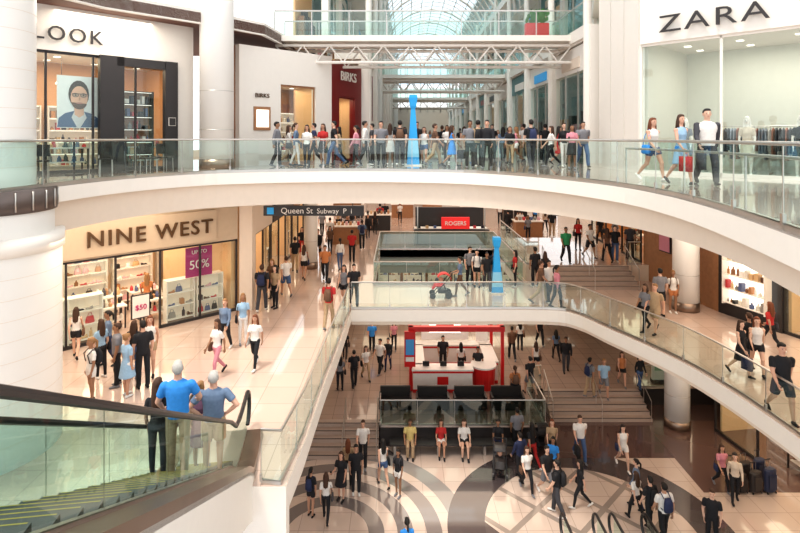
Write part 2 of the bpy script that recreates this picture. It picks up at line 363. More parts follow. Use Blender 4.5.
for k_,(x_,y_) in enumerate(((11.73,23.6),(11.93,22.3))):
    m=MB();m.box((x_,y_,L2+2.3),(.05,.8,1.3),DARK,.145);m.box((x_-.04,y_,L2+2.3),(.02,.7,1.2),[PINKC,SCR][k_],.145);m.build('wall_screen')
store('right_shop_3',(15.3,12.5),(13.1,18.3),L2,8.4,10,-1,2.6,CREAM,panes=3,door=None,power=70,tables=1)
ang=math.atan2(18.3-20.6,13.1-12.3)
shelf(12.45,19.2,L2+.55,1.6,2.7,ang,5,.35,LIT,'display_cabinet',WHITE,.6,True,'misc')
def column(x,y,z0,z1,r,name='column',m0=COLT):
    m=MB();m.loft([(x,y,z0),(x,y,z1)],[r,r],m0,32)
    m.loft([(x,y,z0),(x,y,z0+.35)],[r+.02,r+.02],DSTEEL,32)
    for z in(z0+1.4,z0+2.8):
        if z<z1:m.loft([(x,y,z),(x,y,z+.02)],[r+.004,r+.004],STEEL,32)
    return m.build(name,True)
column(11.2,20.9,L2,10.2,.48);column(11.9,22.9,0,5.2,.5);column(-6.7,19.5,L3,21.8,.6);
column(-5.5,24,0,5.2,.45);column(-4.6,27.5,L2,10.9,.35)
m=MB();cx,cy=-9.05,11.6
m.loft([(cx,cy,L2),(cx,cy,L3-1.3)],[1.45,1.45],COLT,48,False);m.loft([(cx,cy,L3-1.3),(cx,cy,L3-.95)],[1.5,1.5],WHITE,48)
m.loft([(cx,cy,L3-.45),(cx,cy,L3+.02)],[1.35,1.35],mat('ribbed_band',(.15,.12,.11),.4,.5),48);m.loft([(cx,cy,L3-.95),(cx,cy,L3-.45)],[1.3,1.3],COLT,48,False);m.loft([(cx,cy,L3),(cx,cy,L3+9)],[.95,.95],COLT,48,False)
for i in range(12):m.loft([(cx,cy,L3+.5+i*.42),(cx,cy,L3+.508+i*.42)],[.953,.953],CREAM,48)
for i in range(9):m.loft([(cx,cy,L2+.5+i*.42),(cx,cy,L2+.508+i*.42)],[1.453,1.453],CREAM,48)
for i in range(24):
    a=i*math.pi/12;m.box((cx+1.36*math.cos(a),cy+1.36*math.sin(a),L3-.2),(.03,.03,.4),STEEL,a)
m.build('column',True)
for x0,x1 in((-4.9,-1.3),(5.5,8.6)):
    m=MB();m.box(((x0+x1)/2,19.2,9.75),(x1-x0,.12,.36),DARK);
    for x in(x0+.4,x1-.4):m.box((x,19.2,10.15),(.03,.03,.5),DARK)
    m.box((x0+.25,19.13,9.75),(.24,.02,.24),BLUE);o=m.build('hanging_direction_sign')
    text('sign_text','Queen St',(x0+1.2,19.12,9.66),0,.3,WHITE,o,1,.005);text('sign_text','Subway  P  i',(x0+2.55,19.12,9.66),0,.26,WHITE,o,1,.005)
# ------------------------------------------------------------ upper level shops
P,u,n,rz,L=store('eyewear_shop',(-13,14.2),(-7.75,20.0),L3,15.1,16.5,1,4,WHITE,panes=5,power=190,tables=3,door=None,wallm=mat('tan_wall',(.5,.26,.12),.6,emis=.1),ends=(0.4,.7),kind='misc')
PAR=bpy.data.objects['wall_eyewear_shop_front']
a=P(3.68,-.1);text('sign_letters','LOOK',(a[0],a[1],15.42),rz,.64,DARK,PAR,1.2,.03,0)
m=MB()
for s_,w_ in((4.95,.75),(6.95,.45)):
    a=P(s_,.0);m.box((a[0],a[1],L3+1.93),(w_,.25,3.86),DARK,rz)
a=P(5.9,0);m.box((a[0],a[1],L3+3.7),(1.6,.25,.3),DARK,rz)
m.build('door_frame')
a=P(5.9,.9);shelf(a[0],a[1],L3,1.5,2.8,rz,6,.35,WOOD,'bottle_display',DARK,1,True,'misc')
m=MB();a=P(6.95,-.15);m.box((a[0],a[1],L3+1.7),(.26,.03,.3),WHITE,rz);m.box((a[0]-n.x*.02,a[1]-n.y*.02,L3+1.7),(.22,.03,.26),DARK,rz);m.build('door_plaque')
for i in range(4):
    a=P(1.9+i*1.1,2.2);m=MB();m.cyl((a[0],a[1],15.1),(a[0],a[1],14.5),.01,DARK,seg=6);m.loft([(a[0],a[1],14.5),(a[0],a[1],14.25)],[.06,.2],LIT,14);m.build('pendant_lamp',True)
def local_poly(m,P0,u,pts,z0,mt,out):
    vs=[(P0[0]+u.x*x+out[0],P0[1]+u.y*x+out[1],z0+z) for x,z in pts];m.add(vs,[tuple(range(len(vs)))],mt)
m=MB();a=P(3.5,.5);A0=(a[0],a[1])
W_,H_=1.3,1.7;zb=L3+1.45;KS=1.13
m.box((a[0]+u.x*W_/2,a[1]+u.y*W_/2,zb+H_/2),(W_,.04,H_),mat('poster_pale',(.72,.74,.72),.6,emis=.15),rz)
k=[0]
def lp(pts,mt):
    k[0]+=1;o=(-n.x*(.025+.004*k[0]),-n.y*(.025+.004*k[0]));local_poly(m,A0,u,[(x*KS,z*KS) for x,z in pts],zb,mt,o)
def el(cx,cz,rx,rzz,a0=0,a1=360,N_=18):return [(cx+rx*math.cos(R(a0+(a1-a0)*i/N_)),cz+rzz*math.sin(R(a0+(a1-a0)*i/N_))) for i in range(N_)]
SP=mat('skin_print',(.68,.40,.27),emis=.1)
lp([(.0,.02),(1.12,.02),(1.08,.28),(.9,.42),(.62,.5),(.45,.5),(.2,.42),(.04,.28)],mat('denim_ink',(.08,.14,.26)))
lp([(.36,.3),(.5,.02),(.6,.02),(.76,.3),(.68,.5),(.44,.5)],mat('shirt_print',(.7,.7,.7)))
lp([(.44,.38),(.56,.3),(.68,.38),(.68,.65),(.43,.65)],SP)
lp(el(.55,.98,.27,.4),mat('hair_print',(.05,.03,.02)));lp(el(.56,.88,.225,.34),SP)
lp(el(.56,.74,.2,.2,180,360),mat('beard_print',(.13,.07,.045)));lp(el(.56,.72,.085,.025),mat('lip_print',(.5,.22,.18)))
lp([(.54,.8),(.59,.8),(.575,.93),(.555,.93)],mat('nose_print',(.55,.3,.2)))
for xx in(.46,.66):
    lp(el(xx,.95,.085,.06),BLACK);lp(el(xx,.95,.068,.045),mat('lens_print',(.5,.34,.25)));lp(el(xx,.95,.025,.02),BLACK)
lp([(.36,.98),(.76,.98),(.76,.995),(.36,.995)],BLACK)
m.build('portrait_poster')
for q in range(2):
    m=MB();x=-9.9+q*1.0;y=16.2+q*1.1
    m.loft([(x,y,L3+1.0),(x,y,L3+1.04)],[.3,.3],DARK,16);m.cyl((x,y,L3),(x,y,L3+1.0),.03,DARK);m.loft([(x,y,L3),(x,y,L3+.03)],[.25,.25],DARK,16);m.build('cafe_table')
m=MB()
for z in(0.45,):
    m.box((0,0,z),(.42,.42,.04),DARK);m.box((0,.2,.75),(.4,.03,.35),DARK)
    for a in(-1,1):
        for b2 in(-1,1):m.cyl((a*.18,b2*.18,0),(a*.17,b2*.17,z),.012,STEEL,seg=6)
    for a in(-1,1):m.cyl((a*.18,.2,.45),(a*.18,.2,.9),.012,STEEL,seg=6)
ch=m.build('cafe_chair');ch.location=(-8.3,17.6,L3);ch.rotation_euler=(0,0,1)
for i,(x,y,r_) in enumerate(((-9.45,17.15,2),(-10.5,15.6,.5),(-8.1,18.4,2.6))):
    c2=bpy.data.objects.new('cafe_chair',ch.data);sc.collection.objects.link(c2);c2.location=(x,y,L3);c2.rotation_euler=(0,0,r_)
# jewellery shop
P,u,n,rz,L=store('jewellery_shop',(-6.3,20.9),(-3.1,24.2),L3,14.6,16.05,1,3,WHITE,panes=1,power=60,tables=1,ends=(1.9,.9),frame=WOOD,wallm=WOOD,kind='misc')
m=MB()
a=P(1.0,-.03);m.box((a[0],a[1],L3+1.9),(.75,.06,.95),WOOD,rz);a=P(1.0,-.07);m.box((a[0],a[1],L3+1.9),(.55,.04,.7),LIT,rz);m.build('display_window_case')
a=P(1.0,-.05);text('sign_letters','BIRKS',(a[0],a[1],L3+2.75),rz,.24,BRASS,bpy.data.objects['wall_jewellery_shop_front'],1.1,.02)
BR=mat('burgundy',(.2,.012,.012),.35)
P,u,n,rz,L=store('burgundy_shop',(-3.1,24.2),(-1.95,26.9),L3,14.3,15.9,1,2,BR,panes=1,power=40,tables=0,ends=(.7,.7),frame=BR)
a=P(1.4,-.12);text('sign_letters','BIRKS',(a[0],a[1],15.05),rz,.62,WHITE,bpy.data.objects['wall_burgundy_shop_front'],1,.02)
# fashion shop upper right
Z0=(7.65,17.0);Z1=(13.9,10.4)
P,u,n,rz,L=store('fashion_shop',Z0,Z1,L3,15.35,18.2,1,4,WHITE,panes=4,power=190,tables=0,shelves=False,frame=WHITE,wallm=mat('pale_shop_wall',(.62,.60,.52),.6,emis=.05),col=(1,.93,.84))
a=P(2.05,-.1);text('sign_letters','ZARA',(a[0],a[1],15.62),rz,.74,DARK,bpy.data.objects['wall_fashion_shop_front'],1.15,.03,-.004,1.4)
cl=[mat('garment_%d'%i,c,.8) for i,c in enumerate([(.65,.6,.52),(.1,.1,.11),(.5,.42,.33),(.3,.33,.38),(.7,.68,.65),(.35,.15,.1)])]
for s_,d_ in((1.8,2.6),(3.6,2.8),(5.4,2.4),(3.0,3.5),(7,2.6)):
    a=P(s_,d_);rack(a[0],a[1],L3,rz,1.4,cl)
FASH=P
m=MB()
for i in range(3):m.box((7.75,17.65+i*1.15,L3+4),(.2,1.1,8),WHITE)
m.build('wall_panels_right')
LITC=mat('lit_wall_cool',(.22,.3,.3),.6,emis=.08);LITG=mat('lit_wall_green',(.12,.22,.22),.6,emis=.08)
def gal(side,X0,X1,ys,y1):
    segs=[];y=ys
    while y<y1:
        yn=min(y+5.2,y1);xa=X0+(X1-X0)*(y-ys)/(y1-ys);xb=X0+(X1-X0)*(yn-ys)/(y1-ys)
        segs.append(((xa,y),(xb,yn)));y=yn
    m=MB();g=MB();sh=MB();rr=MB()
    signs=[WHITE,DARK,BR,WHITE,CREAM,BLUE,WHITE]
    for i,((xa,ya),(xb,yb)) in enumerate(segs):
        dx=side
        for (za,zb2,rec) in((L3,L4,0),(L4,L5,2.0),(L5,L5+4,2.0)):
            X_=xa+dx*(rec+1.6)
            sh.box((X_,(ya+yb)/2,(za+zb2)/2),(.1,yb-ya,zb2-za),[WARM,LITC,LITG][i%3])
            for k in range(6):
                sh.box((X_-dx*.3,ya+.5+k*.8,za+1+.3*(k%2)),(.3,.5,1.6+.3*(k%3)),random.choice(prodcols))
            xm=xa+dx*rec
            g.quad((xm,ya,za),(xb+dx*rec,yb,za),(xb+dx*rec,yb,zb2-1.6),(xm,ya,zb2-1.6),SGLASS)
            m.box((xm+dx*.15,(ya+yb)/2,zb2-1.1),(.35,yb-ya,1.1),WHITE if (i+side)%3 else LITG)
            m.box((xm-dx*.05,(ya+yb)/2,zb2-1.25),(.06,2.4,.45),signs[(i+int(za))%7])
            m.box((xm,ya,(za+zb2)/2),(.35,.45,zb2-za),WHITE)
            for t in(.33,.66):m.box((xm,ya+(yb-ya)*t,(za+zb2-1.6)/2),(.07,.07,zb2-1.6-za),STEEL)
            m.box((xm+dx*-.9 if rec else xm+dx*.8,(ya+yb)/2,zb2-.25),(2.4 if rec else 1.8,yb-ya,.45),WHITE)
        for z in(L4,L5):
            rr.quad((xa-dx*.15,ya,z+.05),(xb-dx*.15,yb,z+.05),(xb-dx*.15,yb,z+1.05),(xa-dx*.15,ya,z+1.05),GLASS)
            rr.box((xa-dx*.15,(ya+yb)/2,z+1.08),(.06,yb-ya,.05),STEEL);rr.box((xa-dx*.1,(ya+yb)/2,z-.15),(.2,yb-ya,.5),WHITE)
        m.cyl((xa-dx*.2,ya,L3),(xa-dx*.2,ya,L5+1),.16,WHITE,seg=12)
        if side<0 and i%2==0:m.box((xa+.3,ya+1.5,L3+3.2),(.04,.7,2.4),BR)
    nm='left' if side<0 else 'right'
    m.build('wall_galleria_'+nm);g.build('window_galleria_'+nm);sh.build('shop_interior_'+nm);rr.build('gallery_railing_'+nm)
gal(-1,-1.8,-.6,27.2,88);gal(1,7.65,8.0,21.2,88)
m=MB();m.prism([(-6,27),(.2,27),(.2,88),(-6,88)],L3-.4,L3,WHITE,FLOOR3);m.prism([(5.6,27),(12,27),(12,88),(5.6,88)],L3-.4,L3,WHITE,FLOOR3)
m.prism([(.2,34),(5.6,34),(5.6,40),(.2,40)],L3-.4,L3,WHITE,FLOOR3);m.prism([(.2,55),(5.6,55),(5.6,88),(.2,88)],L3-.4,L3,WHITE,FLOOR3);m.build('floor_upper_far')
railing([(.2,27),(5.6,27)],L3);
m=MB();m.box((3.2,88.3,L3+2),(11,.3,8),CREAM);
for i in range(9):m.box((-1+i*1.1,88.2,L5-2),(.12,.1,8),WHITE)
for z in(17,18.5,20,21.5):m.box((3.2,88.2,z),(10,.1,.12),WHITE)
m.build('wall_end')
def vault(name,cx0,cx1,y0,y1,zs,Rr,step,seg=14,r=.07,glaze=False):
    m=MB();ny=int((y1-y0)/step)
    arc=lambda cx,y,q=0:[(cx+(Rr+q)*math.cos(math.pi*k/seg),y,zs+(Rr+q)*math.sin(math.pi*k/seg)) for k in range(seg+1)]
    for i in range(ny+1):
        y=y0+i*step;cx=cx0+(cx1-cx0)*i/ny
        m.loft(arc(cx,y),[(r*(1.8 if i%4==0 else .7)),]*(seg+1),WHITE,6,ref=(0,1,0))
    for k in range(seg+1):
        a=math.pi*k/seg;m.cyl((cx0+Rr*math.cos(a),y0,zs+Rr*math.sin(a)),(cx1+Rr*math.cos(a),y1,zs+Rr*math.sin(a)),r*.6,WHITE,seg=6)
    if glaze:
        A_=arc(cx0,y0,.1);B_=arc(cx1,y1,.1)
        for k in range(seg):m.quad(A_[k],A_[k+1],B_[k+1],B_[k],RGLASS)
        m.add(arc(cx1,y1+.1),[tuple(range(seg+1))],RGLASS)
    m.build(name)
vault('ceiling_vault',2.9,3.7,24,88,20.9,4.9,1.6,glaze=True)
vault('ceiling_crossing_vault',0,0,-8,23,24,12,3.2,12,.12)
def bridge(y,x0,x1,z,dep,th=.25):
    m=MB();m.box(((x0+x1)/2,y+dep/2,z-th/2),(x1-x0,dep,th),WHITE)
    o=m.build('footbridge')
    r_=MB()
    for yy in(y+.05,y+dep-.05):
        r_.quad((x0,yy,z),(x1,yy,z),(x1,yy,z+1.05),(x0,yy,z+1.05),GLASS);r_.box(((x0+x1)/2,yy,z+1.07),(x1-x0,.06,.06),STEEL)
        k=int((x1-x0)/1.5)
        for i in range(k+1):r_.box((x0+i*(x1-x0)/k,yy,z+.5),(.04,.04,1.05),STEEL)
    r_.build('rail',parent=o)
    t=MB();k=int((x1-x0)/1.1)
    for yy in(y+.3,y+dep-.3):
        za,zb2=z-.4,z-1.15
        t.cyl((x0,yy,za),(x1,yy,za),.07,WHITE,seg=8);t.cyl((x0,yy,zb2),(x1,yy,zb2),.07,WHITE,seg=8)
        for i in range(k):
            a=x0+i*(x1-x0)/k;b2=x0+(i+1)*(x1-x0)/k;mm=(a+b2)/2
            t.cyl((a,yy,za),(mm,yy,zb2),.035,WHITE,seg=6);t.cyl((mm,yy,zb2),(b2,yy,za),.035,WHITE,seg=6)
    t.build('truss',parent=o)
bridge(23.3,-5.5,7.6,L4,2.2);bridge(38,-1.4,7.5,L4,2);bridge(60,-1.1,7.6,L4,2)
EU=[(-11.2,9),(-11,13),(-9.3,16.8),(-7.0,19.2),(-5.4,21.3),(-5,25)]
m=MB();m.prism([(-18,9)]+EU+[(-5,27),(-18,27)],16.5,L4,BROWN,FLOOR3);m.build('ceiling_upper_left')
m=MB();m.ribbon(EU,16.45,L4+.1,.15,WHITE);m.build('trim_upper_left')
m=MB();m.prism([(7.7,17.2),(14,11),(18,11),(18,27),(9.7,27),(7.7,21)],L4+1.4,L4+1.7,WHITE);m.build('ceiling_upper_right')
m=MB();m.box((6.1,23.8,L4+.3),(1.0,.4,.6),RED)
for i in range(120):
    a=random.uniform(0,6.28);rr2=random.uniform(.05,.5);x=6.1+math.cos(a)*rr2;y=23.8+math.sin(a)*rr2*.4;z=L4+.58+random.uniform(0,.5)
    m.quad((x,y,z),(x+.13,y+.05,z+.08),(x+.1,y,z+.22),(x-.03,y-.03,z+.14),GREENL)
m.build('planter_box')
def obelisk(x,y,z,h):
    m=MB();PB=mat('pale_blue',(.25,.55,.75),.4,emis=.1);q=1.414
    ps=[0,.03,.4,.8,.84,.96,1.0];w=[.25,.25,.17,.085,.13,.17,.15]
    m.loft([(0,0,p*h) for p in ps],[r_*q for r_ in w],BLUE,4)
    m.loft([(0,0,0),(0,0,.05)],[.34*q,.34*q],WHITE,4)
    m.loft([(0,0,.12*h),(0,0,.38*h)],[.237*q,.182*q],PB,4)
    o=m.build('advertising_obelisk');o.location=(x,y,z);o.rotation_euler=(0,0,R(45));return o
obelisk(.53,21.6,L3,2.85);obelisk(4.2,23.2,L2,2.4)
# kiosk
z=LP;m=MB()
WR=mat('kiosk_white',(.82,.78,.75),.35)
for (x0,x1,y0,y1) in((.6,3.3,24.3,24.9),(.6,1.1,24.9,27.2),(.6,4.6,27.2,27.7),(4.1,4.6,25.2,27.2)):
    cx_,cy_=(x0+x1)/2,(y0+y1)/2
    m.box((cx_,cy_,z+.5),(x1-x0,y1-y0,1.0),WR);m.box((cx_,cy_,z+1.03),(x1-x0+.12,y1-y0+.12,.07),WR);m.box((cx_,cy_,z+.94),(x1-x0+.04,y1-y0+.04,.1),RED);m.box((cx_,cy_,z+.08),(x1-x0+.04,y1-y0+.04,.14),RED)
m.loft([(3.9,24.9,z),(3.9,24.9,z+1.0)],[.5,.55],RED,24);m.loft([(3.9,24.9,z+1.0),(3.9,24.9,z+1.07)],[.6,.6],WR,24)
for x in(.5,4.7):
    for y in(24.5,27.5):m.box((x,y,z+1.45),(.14,.14,2.9),RED)
for y in(24.5,27.5):m.box((2.6,y,z+2.85),(4.4,.22,.22),RED)
for x in(.5,4.7):m.box((x,26,z+2.85),(.2,3.2,.22),RED)
m.box((.45,24.3,z+2.0),(.5,.12,1.6),RED);m.box((.45,24.22,z+2.1),(.38,.03,.7),SCR);m.box((.45,24.22,z+1.55),(.38,.03,.2),WR)
m.box((2.3,27.4,z+1.9),(2.4,.1,1.3),WR);m.box((2.3,27.33,z+2.0),(1.6,.03,.75),LIT);m.box((2.3,27.31,z+1.95),(.9,.03,.3),RED)
m.box((1.95,24.28,z+.55),(.5,.03,.35),RED);m.box((4.2,27.4,z+1.7),(.6,.1,1.0),WR)
for x in(1.2,2.0,2.8):
    m.box((x,24.6,z+1.2),(.3,.05,.22),BLACK);m.box((x,24.65,z+1.08),(.08,.08,.06),STEEL)
m.build('promotion_kiosk')
for i in range(4):
    m=MB();x=-.2+i*1.6
    m.box((x,22.9,z+.25),(1.3,.6,.35),DARK);m.box((x,23.17,z+.6),(1.3,.1,.5),DARK)
    for a in(-.66,.66):m.box((x+a,22.9,z+.35),(.08,.6,.5),DARK)
    for a in(-.5,.5):m.box((x+a,22.9,z+.04),(.06,.5,.08),STEEL)
    m.build('lounge_sofa')
m=MB();m.box((3.45,33.2,7.05),(1.75,.16,.72),mat('lit_red',(.75,.03,.03),.4,emis=.35));m.box((3.2,33.9,L2+.5),(4.6,.8,1.0),WHITE);m.box((3.2,33.6,L2+.95),(4.7,1.0,.06),DARK);m.box((3.2,34.6,L2+1.1),(4.4,.15,2.2),DARK)
for x in(1.1,5.3):m.box((x,33.4,L2+1.2),(.08,.08,2.4),STEEL)
for i in range(9):m.box((1.2+i*.5,33.6,L2+1.08),(.18,.08,.2),random.choice(prodcols))
o=m.build('phone_kiosk');text('sign_text','ROGERS',(3.45,33.1,6.92),0,.36,WHITE,o,1,.01,.004)
for x,y,c in((-3.4,34,WOOD),(-1.6,39,DARK),(8.6,36,WOOD),(9,42,DARK),(.2,45,WOOD),(5.9,44,CREAM),(-4,45,DARK),(3,50,WOOD)):
    m=MB();m.box((x,y,L2+.55),(1.8,1.0,1.1),c);m.box((x,y,L2+1.12),(1.95,1.15,.06),WHITE);
    for a in(-1,1):m.box((x+a*.85,y+.4,L2+1.3),(.06,.06,2.6),STEEL)
    m.box((x,y+.4,L2+2.4),(1.8,.08,.5),c)
    for i in range(7):m.box((x-.75+i*.25,y,L2+1.25),(.15,.3,.2),random.choice(prodcols))
    m.build('market_stall')
store('lower_right_1',(14.2,16.0),(13.2,22.5),0,3.4,5.1,-1,3,BEIGE,panes=3,door=1,power=80,tables=1)
m=MB();m.box((13.3,20.2,2.2),(.08,1.6,.6),CREAM,.15);o=m.build('shop_sign');text('sign_text','SALE',(13.22,20.2,2.05),R(-81),.42,RED,o,1,.01,.004)
store('lower_right_2',(13.4,25),(13.4,33),LP,3.6,5.1,-1,3,DARK,panes=4,door=1,power=60,tables=1,wallm=WOOD)
store('lower_left_1',(-5.6,24.5),(-5.6,34),LP,3.6,5.1,1,3,DARK,panes=4,door=2,power=60,tables=1,wallm=WOOD)
store('lower_back',(-5.4,37),(13,37),LP,3.8,5.1,1,3,WOOD,panes=8,door=2,power=110,tables=3,wallm=WOOD)
def suitcase(x,y,z,h,c,rz=0):
    m=MB();m.loft([(0,0,.06),(0,0,.1),(0,0,h-.05),(0,0,h)],[(.18,.1),(.23,.13),(.23,.13),(.18,.1)],c,12)
    for a in(-1,1):
        m.cyl((a*.1,.1,h-.1),(a*.1,.1,h+.25),.01,STEEL,seg=6)
        for b2 in(-1,1):m.ell((a*.17,b2*.08,.035),(.02,.035,.035),BLACK,8,6)
    m.cyl((-.11,.1,h+.25),(.11,.1,h+.25),.018,BLACK,seg=6);m.box((0,-.13,h*.5),(.3,.02,h*.6),c)
    o=m.build('suitcase');o.location=(x,y,z);o.rotation_euler=(0,0,rz)
for i in range(6):suitcase(11.9+(i%3)*.5,18.6+(i//3)*.55,0,.65+.1*(i%3),[BLACK,DARK,mat('navy_case',(.02,.03,.07),.4)][i%3],.2)
m=MB();m.box((12.4,25.3,LP+1.1),(.9,.1,1.9),WHITE);m.box((12.4,25.24,LP+1.2),(.7,.03,1.2),mat('map_print',(.3,.5,.35)));m.box((12.4,25.3,LP+.08),(.9,.4,.16),DARK);m.build('directory_board')
# ------------------------------------------------------------ escalator
STEPM=mat('step_metal',(.12,.115,.11),.45,.6);EDGE=mat('step_edge',(.34,.26,.06),.5)
def escalator(base,d2,z0,rise,width=1.0,flat0=1.3,flat1=1.2,slope=.551,clad=WHITE,deck=.34,truss=.95,name='escalator'):
    d=Vector(d2).normalized();sd=Vector((d.y,-d.x))
    Lr=rise/slope
    prof=[(-flat0,0),(-.5,0),(-.1,.02),(.3,.3*slope*.6),(.9,.9*slope),(Lr-.6,(Lr-.6)*slope),(Lr-.1,rise-.08),(Lr+.3,rise),(Lr+flat1,rise)]
    P=lambda s,t,h:(base[0]+d.x*s+sd.x*t,base[1]+d.y*s+sd.y*t,z0+h)
    m=MB()
    def strip(t0,t1,a,b2,mt,pr=prof):
        vs=[];
        for s,h in pr:vs+=[P(s,t0,h+a),P(s,t1,h+a),P(s,t1,h+b2),P(s,t0,h+b2)]
        fs=[]
        for i in range(len(pr)-1):
            o=i*4
            for k in range(4):fs.append((o+k,o+(k+1)%4,o+4+(k+1)%4,o+4+k))
        e=(len(pr)-1)*4;fs+=[(3,2,1,0),(e,e+1,e+2,e+3)]
        m.add(vs,fs,mt)
    hw=width/2
    for sg in(-1,1):
        g0,g1=sorted((sg*(hw+.02),sg*(hw+.10)));strip(g0,g1,-.05,.16,STEEL)
        g0,g1=sorted((sg*(hw+.10),sg*(hw+.10+deck)));strip(g0,g1,-.06,.12,DSTEEL)
        g0,g1=sorted((sg*(hw+.07+deck),sg*(hw+.10+deck)));strip(g0,g1,-truss,.0,clad)
        tg=sg*(hw+.10)
        for (s,h),(s2,h2) in zip(prof[:-1],prof[1:]):m.quad(P(s,tg,h+.15),P(s2,tg,h2+.15),P(s2,tg,h2+.93),P(s,tg,h+.93),EGLASS)
        for k_ in range(1,6):
            s_=Lr*k_/6;h_=s_*slope;m.quad(P(s_,tg+.004,h_+.15),P(s_+.015,tg+.004,h_+.16),P(s_+.015,tg+.004,h_+.93),P(s_,tg+.004,h_+.92),STEEL)
        hr=[P(-flat0-.36*math.sin(R(a)),tg,.58-.38*math.cos(R(a))) for a in range(10,171,20)]+[P(s,tg,h+.96) for s,h in prof]+[P(Lr+flat1+.36*math.sin(R(a)),tg,rise+.58+.38*math.cos(R(a))) for a in range(10,171,20)]
        m.loft(hr,[(.045,.035)]*len(hr),BLACK,8,ref=(sd.x,sd.y,0))
        fan=[P(-flat0,tg,.2)]+[P(-flat0-.34*math.sin(R(a)),tg,.58-.36*math.cos(R(a))) for a in range(10,171,20)]
        m.add(fan,[tuple(range(len(fan)))],EGLASS)
    strip(-hw-.3,hw+.3,-truss-.03,-truss+.03,clad)
    ns=int(rise/.2)
    for i in range(ns):
        s0=i*.2/slope
        c=P(s0+.2,0,.2*(i+1)-.2);m.box((c[0],c[1],c[2]),(width-.02,.44,.4),STEPM,math.atan2(sd.y,sd.x))
        c=P(s0-.015,0,.2*(i+1)-.004);m.box(c,(width-.06,.012,.01),EDGE,math.atan2(sd.y,sd.x))
    c=P(-.75,0,.01);m.box(c,(width+.1,1.5,.03),STEEL,math.atan2(sd.y,sd.x))
    c=P(Lr+.6,0,rise+.01);m.box(c,(width+.1,1.2,.03),STEEL,math.atan2(sd.y,sd.x))
    m.build(name)
    return P
EP=escalator((-3.86,10.7),(.15,-1),L2,5.6)
for xx in(5.45,6.95):
    escalator((xx,5.9),(0,1),-4.6,4.6,.8,1,1.0,deck=.12,slope=.5,truss=.6)
# ------------------------------------------------------------ people
SK,HR,TP,BT,SH,BG,EY,LI=[mat('tpl_%s'%n_,(.5,.5,.5)) for n_ in('skin','hair','top','bottom','shoes','bag','eyes','lips')]
LAB=[SK,HR,TP,BT,SH,BG,EY,LI]
T={}
POSE={
'walk':dict(tl=24,sl=8,tr=-14,sr=-44,al=-24,fl=-6,ar=20,fr=42),
'walk2':dict(tl=-8,sl=-24,tr=14,sr=4,al=14,fl=30,ar=-14,fr=0),
'stand':dict(tl=2,sl=0,tr=-3,sr=-5,al=3,fl=14,ar=-3,fr=10,sp=10),
'phone':dict(tl=3,sl=0,tr=-3,sr=-5,al=2,fl=14,ar=18,fr=105,sp=7),
'rail':dict(tl=4,sl=0,tr=-3,sr=-6,al=10,fl=40,ar=20,fr=62,sp=22),
'hips':dict(tl=3,sl=0,tr=-3,sr=-5,al=-12,fl=20,ar=-12,fr=20,sp=38,foreIn=1),
'push':dict(tl=20,sl=6,tr=-12,sr=-38,al=22,fl=68,ar=22,fr=68,sp=6),
'sit':dict(tl=86,sl=6,tr=84,sr=-6,al=18,fl=62,ar=20,fr=66,sp=10),
}
